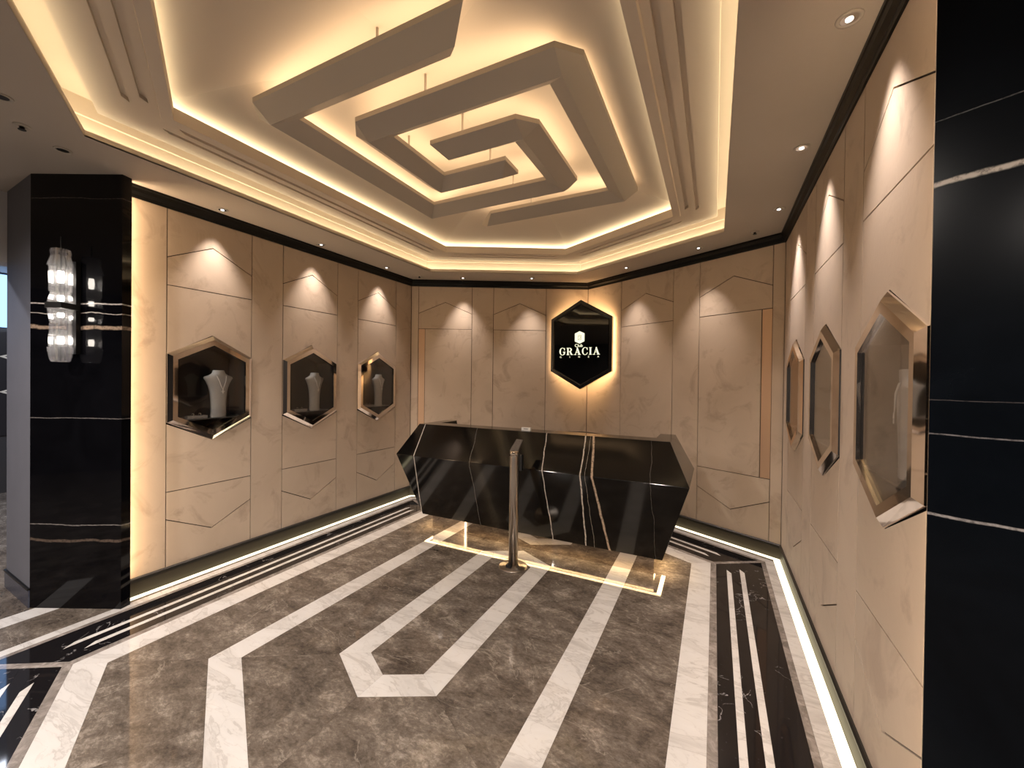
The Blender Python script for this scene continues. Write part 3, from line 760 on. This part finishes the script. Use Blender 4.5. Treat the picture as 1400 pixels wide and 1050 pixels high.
# halo light behind the sign
bk = hx(.33, .49, .28, .074); bo = hx(.380, .55, .33, .074); mb = MB()
for i in range(6):
    j = (i + 1) % 6; mb.add([bk[i], bk[j], bo[j], bo[i]], [(0, 3, 2, 1)])
mb.build('halo_light', emit('halo_light', (1.0, .62, .30), 9.0), sign, local=True)
MB().box((-.06, .07, -.2), (.06, .28, .2)).build('bracket', M_RUB, sign, local=True)
# logo hexagon with a spiral in it
lg = MB().prism([(x - .012, -.001, z + .092) for x, _, z in hexpts(.062, .079, .050, 0)], (0, -.006, 0)).build('logo', E_LETTER, sign, local=True)
sp_ = [(-.020, .03), (.020, .03), (.020, -.03), (-.020, -.03), (-.020, .016), (.008, .016), (.008, -.014), (-.006, -.014)]
mb = MB()
for (x0, z0), (x1, z1) in zip(sp_[:-1], sp_[1:]):
    mb.box((min(x0, x1) - .0022 - .012, -.0024, min(z0, z1) - .0022 + .092), (max(x0, x1) + .0022 - .012, -.0012, max(z0, z1) + .0022 + .092))
mb.build('spiral_mark', plain('dim_gold', (.45, .42, .28), .5), lg, local=True)
# bold serif letters, drawn on a unit grid (height 1)
def arc(cx, cz, r, rz_, a0, a1, n=14): return [(cx + r * math.cos(math.radians(a0 + (a1 - a0) * k / n)), cz + rz_ * math.sin(math.radians(a0 + (a1 - a0) * k / n))) for k in range(n + 1)]
def strip(out, inn): 
    return [[out[k], out[k + 1], inn[k + 1], inn[k]] for k in range(len(out) - 1)]
def letter(ch):
    P = []
    if ch in 'CG':
        a1 = 318 if ch == 'C' else 330
        o_ = arc(.47, .5, .45, .53, 42, a1, 26); i_ = []
        for k in range(27):
            an = math.radians(42 + (a1 - 42) * k / 26); tk = .055 + .135 * max(0, -math.cos(an)) ** .8
            i_.append((.47 + (.45 - tk) * math.cos(an) , .5 + (.53 - .065) * math.sin(an)))
        P += strip(o_, i_); P.append([(.76, .66), (.83, .66), (.83, .98), (.78, .98), (.74, .86)])
        if ch == 'G': P += [[(.68, .06), (.86, .12), (.86, .44), (.68, .44)], [(.56, .40), (.94, .40), (.94, .46), (.56, .46)]]
        else: P.append([(.78, .14), (.86, .30), (.82, .33), (.74, .20)])
    if ch == 'I': P += [[(.10, .06), (.30, .06), (.30, .94), (.10, .94)], [(0, 0), (.40, 0), (.40, .06), (0, .06)], [(0, .94), (.40, .94), (.40, 1), (0, 1)]]
    if ch == 'A': P += [[(.44, 1.03), (.54, 1.03), (.92, .04), (.70, .04), (.40, .82)], [(.14, .04), (.21, .04), (.46, .70), (.44, .84)], [(.26, .30), (.68, .30), (.66, .37), (.28, .37)],
                        [(0, 0), (.34, 0), (.34, .06), (0, .06)], [(.58, 0), (1.02, 0), (1.02, .06), (.58, .06)]]
    if ch == 'R':
        P += [[(.10, .06), (.29, .06), (.29, .94), (.10, .94)], [(0, 0), (.40, 0), (.40, .06), (0, .06)], [(0, .94), (.45, .94), (.45, 1), (0, 1)], [(.29, .46), (.48, .46), (.48, .52), (.29, .52)]]
        P += strip(arc(.45, .73, .33, .27, 90, -90), arc(.45, .73, .15, .21, 90, -90)); P.append([(.42, .48), (.62, .50), (.86, .06), (.66, .0)]); P.append([(.66, 0), (.98, 0), (.98, .06), (.66, .06)])
    return P
WID = dict(G=1.0, R=1.0, A=1.04, C=.93, I=.42)
hL = .092; x = -.282; total = sum(WID[c_] for c_ in 'GRACIA'); sc = (.535 - 5 * .012) / (total * hL)
for ch in 'GRACIA':
    mb = MB()
    for poly in letter(ch): mb.prism([(x + px * hL * sc, -.001, -.130 + pz * hL) for px, pz in poly], (0, -.005, 0))
    mb.build('letter', E_LETTER, sign, local=True); x += WID[ch] * hL * sc + .012
RX = Matrix.Rotation(PI / 2, 4, 'X')
font_text('small_lettering', 'Club', .055, E_LETTER, Matrix.Translation(Vector((-.022, -.002, -.030))) @ RX, sign, .0015)
for k, ch in enumerate('GINZA'):
    font_text('small_letter', ch, .030, E_LETTER, Matrix.Translation(Vector((-.262 + k * .1235, -.002, -.166))) @ RX, sign, .001)

# ------------------------------------------------------------------ reception desk
DXc = -1.530
desk = root('reception_desk', (DXc, 3.60, 0), label='black marble reception desk with faceted gem-like front on a mirror plinth', cat='desk')
def veined_desk():
    v = [(a0 - DXc, s1, bb, s2, wd, col, wob) for (a0, s1, bb, s2, wd, col, wob) in CV]
    return veined_black('black_gold_marble_desk', v, 0, 2, base=(.0022, .0021, .002), rough=.10, spec=.55)
M_DESK = veined_desk()
lv = {}
for nm, z, hw_, y0, y1 in (('0', .143, 1.182, 3.390, 3.80), ('1', .782, 1.380, 3.203, 3.965), ('2', 1.083, 1.228, 3.380, 3.880)):
    lv[nm] = [(DXc - hw_, y0, z), (DXc + hw_, y0, z), (DXc + hw_, y1, z), (DXc - hw_, y1, z)]
ixL, ixR, iy, zd = DXc - 1.10, DXc + 1.10, 3.58, .74
V = lv['0'] + lv['1'] + lv['2']
V += [(ixL, iy, 1.083), (ixR, iy, 1.083), (ixR, 3.88, 1.083), (ixL, 3.88, 1.083),      # 12..15 rim of the staff side
      (ixL, iy, zd), (ixR, iy, zd), (ixR, 3.953, zd), (ixL, 3.953, zd),                # 16..19 cavity floor
      (ixR, 3.965, .782), (ixL, 3.965, .782)]                                           # 20 21
Fs = [(0, 1, 5, 4), (4, 5, 9, 8), (1, 2, 6, 5), (5, 6, 10, 9), (3, 0, 4, 7), (7, 4, 8, 11), (0, 3, 2, 1),
      (8, 9, 13, 12), (9, 10, 14, 13), (8, 12, 15, 11), (12, 13, 17, 16), (13, 14, 20, 18, 17), (12, 16, 19, 21, 15), 
      (10, 6, 20, 14), (11, 15, 21, 7), (2, 3, 7, 21, 19, 18, 20, 6)]
body = MB().add(V, Fs).build('body', M_DESK, desk)
import bmesh
bm = bmesh.new(); bm.from_mesh(body.data); bmesh.ops.recalc_face_normals(bm, faces=bm.faces); bm.to_mesh(body.data); bm.free()
bv = body.modifiers.new('edge', 'BEVEL'); bv.width = .0025; bv.segments = 2; bv.limit_method = 'ANGLE'; bv.angle_limit = math.radians(15)
MB().prism([(ixL, iy, zd + .012), (ixR, iy, zd + .012), (ixR, 3.94, zd + .012), (ixL, 3.94, zd + .012)], (0, 0, .011)).build('worktop', plain('dark_worktop', (.02, .017, .015), .3), desk)
MB().box((DXc - 1.085, 3.434, 0), (DXc + 1.115, 3.77, .1425)).build('plinth', M_MIRROR, desk)
for lo, hi in (((DXc - 1.165, 3.397), (DXc + 1.172, 3.403)), ((DXc - 1.165, 3.416), (DXc + 1.172, 3.423)),
               ((DXc + 1.140, 3.425), (DXc + 1.172, 3.77)), ((DXc - 1.165, 3.425), (DXc - 1.135, 3.77))):
    MB().add([(lo[0], lo[1], .1422), (lo[0], hi[1], .1422), (hi[0], hi[1], .1422), (hi[0], lo[1], .1422)], [(0, 1, 2, 3)]).build('light_strip', E_CTR, desk)
card = root('card_holder', (-1.567, 3.46, 1.083), label='small white card holder standing on the reception desk top', cat='card holder')
hold_ = MB().box((-.045, -.012, 0), (.045, .012, .027)).build('holder', M_PAPER, card, local=True)
MB().box((-.022, -.0128, .010), (.022, -.0118, .018)).build('grey_print', M_TRAY, hold_, local=True)
# low back counter following the corner behind the desk
def wpt(Wl, a, d, z): p = Wl.pt(a, z, d); return (p.x, p.y, p.z)
bc = root('back_counter', (XM, YB - .2, 0), label='low dark counter fitted in the corner behind the reception desk', cat='counter')
dD = .34; ap = Vector((XM, YB - dD / math.cos(ANG) - .004)); apw = (XM, YB - .016)
for nm, z0, z1, m_, ov in (('cabinet', .0, .845, M_CROWN, .02), ('top', .846, .872, M_CROWN, 0)):
    d_ = dD - ov
    a1, a2 = BL_LEN - 1.35, .72
    inn = Vector((XM, YB - d_ / math.cos(ANG)))
    p = [wpt(WBL, a1, .019, z1), (XM, YB - .022, z1), wpt(WBR, a2, .019, z1), wpt(WBR, a2, d_, z1), (inn.x, inn.y, z1), wpt(WBL, a1, d_, z1)]
    MB().prism(p, (0, 0, z1 - z0)).build(nm, m_, bc)

# ------------------------------------------------------------------ post in front of the desk
st = root('stanchion', (-1.478, 3.03, 0), label='brushed steel post with a speckled tilted head before the desk', cat='stanchion')
MB().lathe([(.118, 0), (.118, .006), (.112, .010), (.05, .016), (.041, .022)], 40).build('base', M_STEEL, st, local=True)
pole_ = MB().lathe([(.0385, .018), (.0385, .945), (.036, .955)], 32).build('pole', M_STEEL, st, local=True)
MB().lathe([(.0395, .925), (.0395, .962), (.034, .966)], 32).build('collar', M_MIRROR, pole_, local=True)
mb = MB(); q_ = [Vector((-.038, -.012, .966)), Vector((.036, -.012, .966)), Vector((.052, .045, 1.055)), Vector((-.004, .045, 1.055))]
mb.prism(q_, (0, -.012, .006)); hd = mb.build('head', M_SPARK, st, local=True)
MB().box((-.030, -.075, .017), (.012, -.040, .040)).build('latch', M_RUB, st, local=True)
MB().box((.030, .012, .80), (.062, .045, .93)).build('belt_clip', M_RUB, pole_, local=True)

# ------------------------------------------------------------------ crystal wall sconce on the left column
sx, sy = -3.729, 1.038
ndir = Vector((.4413, -.8974, 0)); srz = math.atan2(ndir.y, ndir.x) + PI / 2
sc_ = root('wall_sconce', (sx, sy, 1.985), srz, 'lit crystal wall sconce on the left black marble column', 'wall sconce')
z0 = 1.985
MB().box((-.030, .062, -.30), (.030, .092, .30)).build('back_plate', M_RUB, sc_, local=True)
MB().box((-.052, -.045, -.018), (.052, .064, .018)).build('bracket', M_RUB, sc_, local=True)
MB().tube([(0, .0, .36), (0, 0, .44)], .0025, 6).build('top_wire', M_RUB, sc_, local=True)
shades = [[(.045, 2.344), (.050, 2.322), (.046, 2.30), (.062, 2.236)],
          [(.054, 2.236), (.054, 2.10), (.052, 2.10), (.052, 2.072)],
          [(.046, 2.070), (.050, 2.045), (.060, 2.006)],
          [(.060, 1.966), (.054, 1.92), (.047, 1.873)],
          [(.051, 1.870), (.051, 1.80), (.053, 1.797), (.053, 1.724)],
          [(.060, 1.722), (.052, 1.66), (.046, 1.638), (.040, 1.630)]]
for prof in shades:
    mb = MB(); pr = sorted([(r, z - z0) for r, z in prof], key=lambda t: t[1])
    seg = 32; vs = []
    inner = [(r - .008, z) for r, z in reversed(pr)]
    allp = pr + inner
    for (r, z) in allp:
        for k in range(seg):
            a = 2 * PI * k / seg; rr = r * (1 - (.13 if k % 2 else 0)); vs.append((rr * math.cos(a), rr * math.sin(a), z))
    n_ = len(allp)
    mb.add(vs, [(i * seg + k, i * seg + (k + 1) % seg, ((i + 1) % n_) * seg + (k + 1) % seg, ((i + 1) % n_) * seg + k) for i in range(n_) for k in range(seg)])
    mb.build('crystal_shade', M_CRYSTAL, sc_, local=True)
for za, zb in ((2.135, 2.205), (2.018, 2.050), (1.915, 1.94), (1.745, 1.790)):
    MB().lathe([(.013, za - z0), (.016, (za + zb) / 2 - z0), (.013, zb - z0)], 14).build('bulb', E_BULB, sc_, local=True)
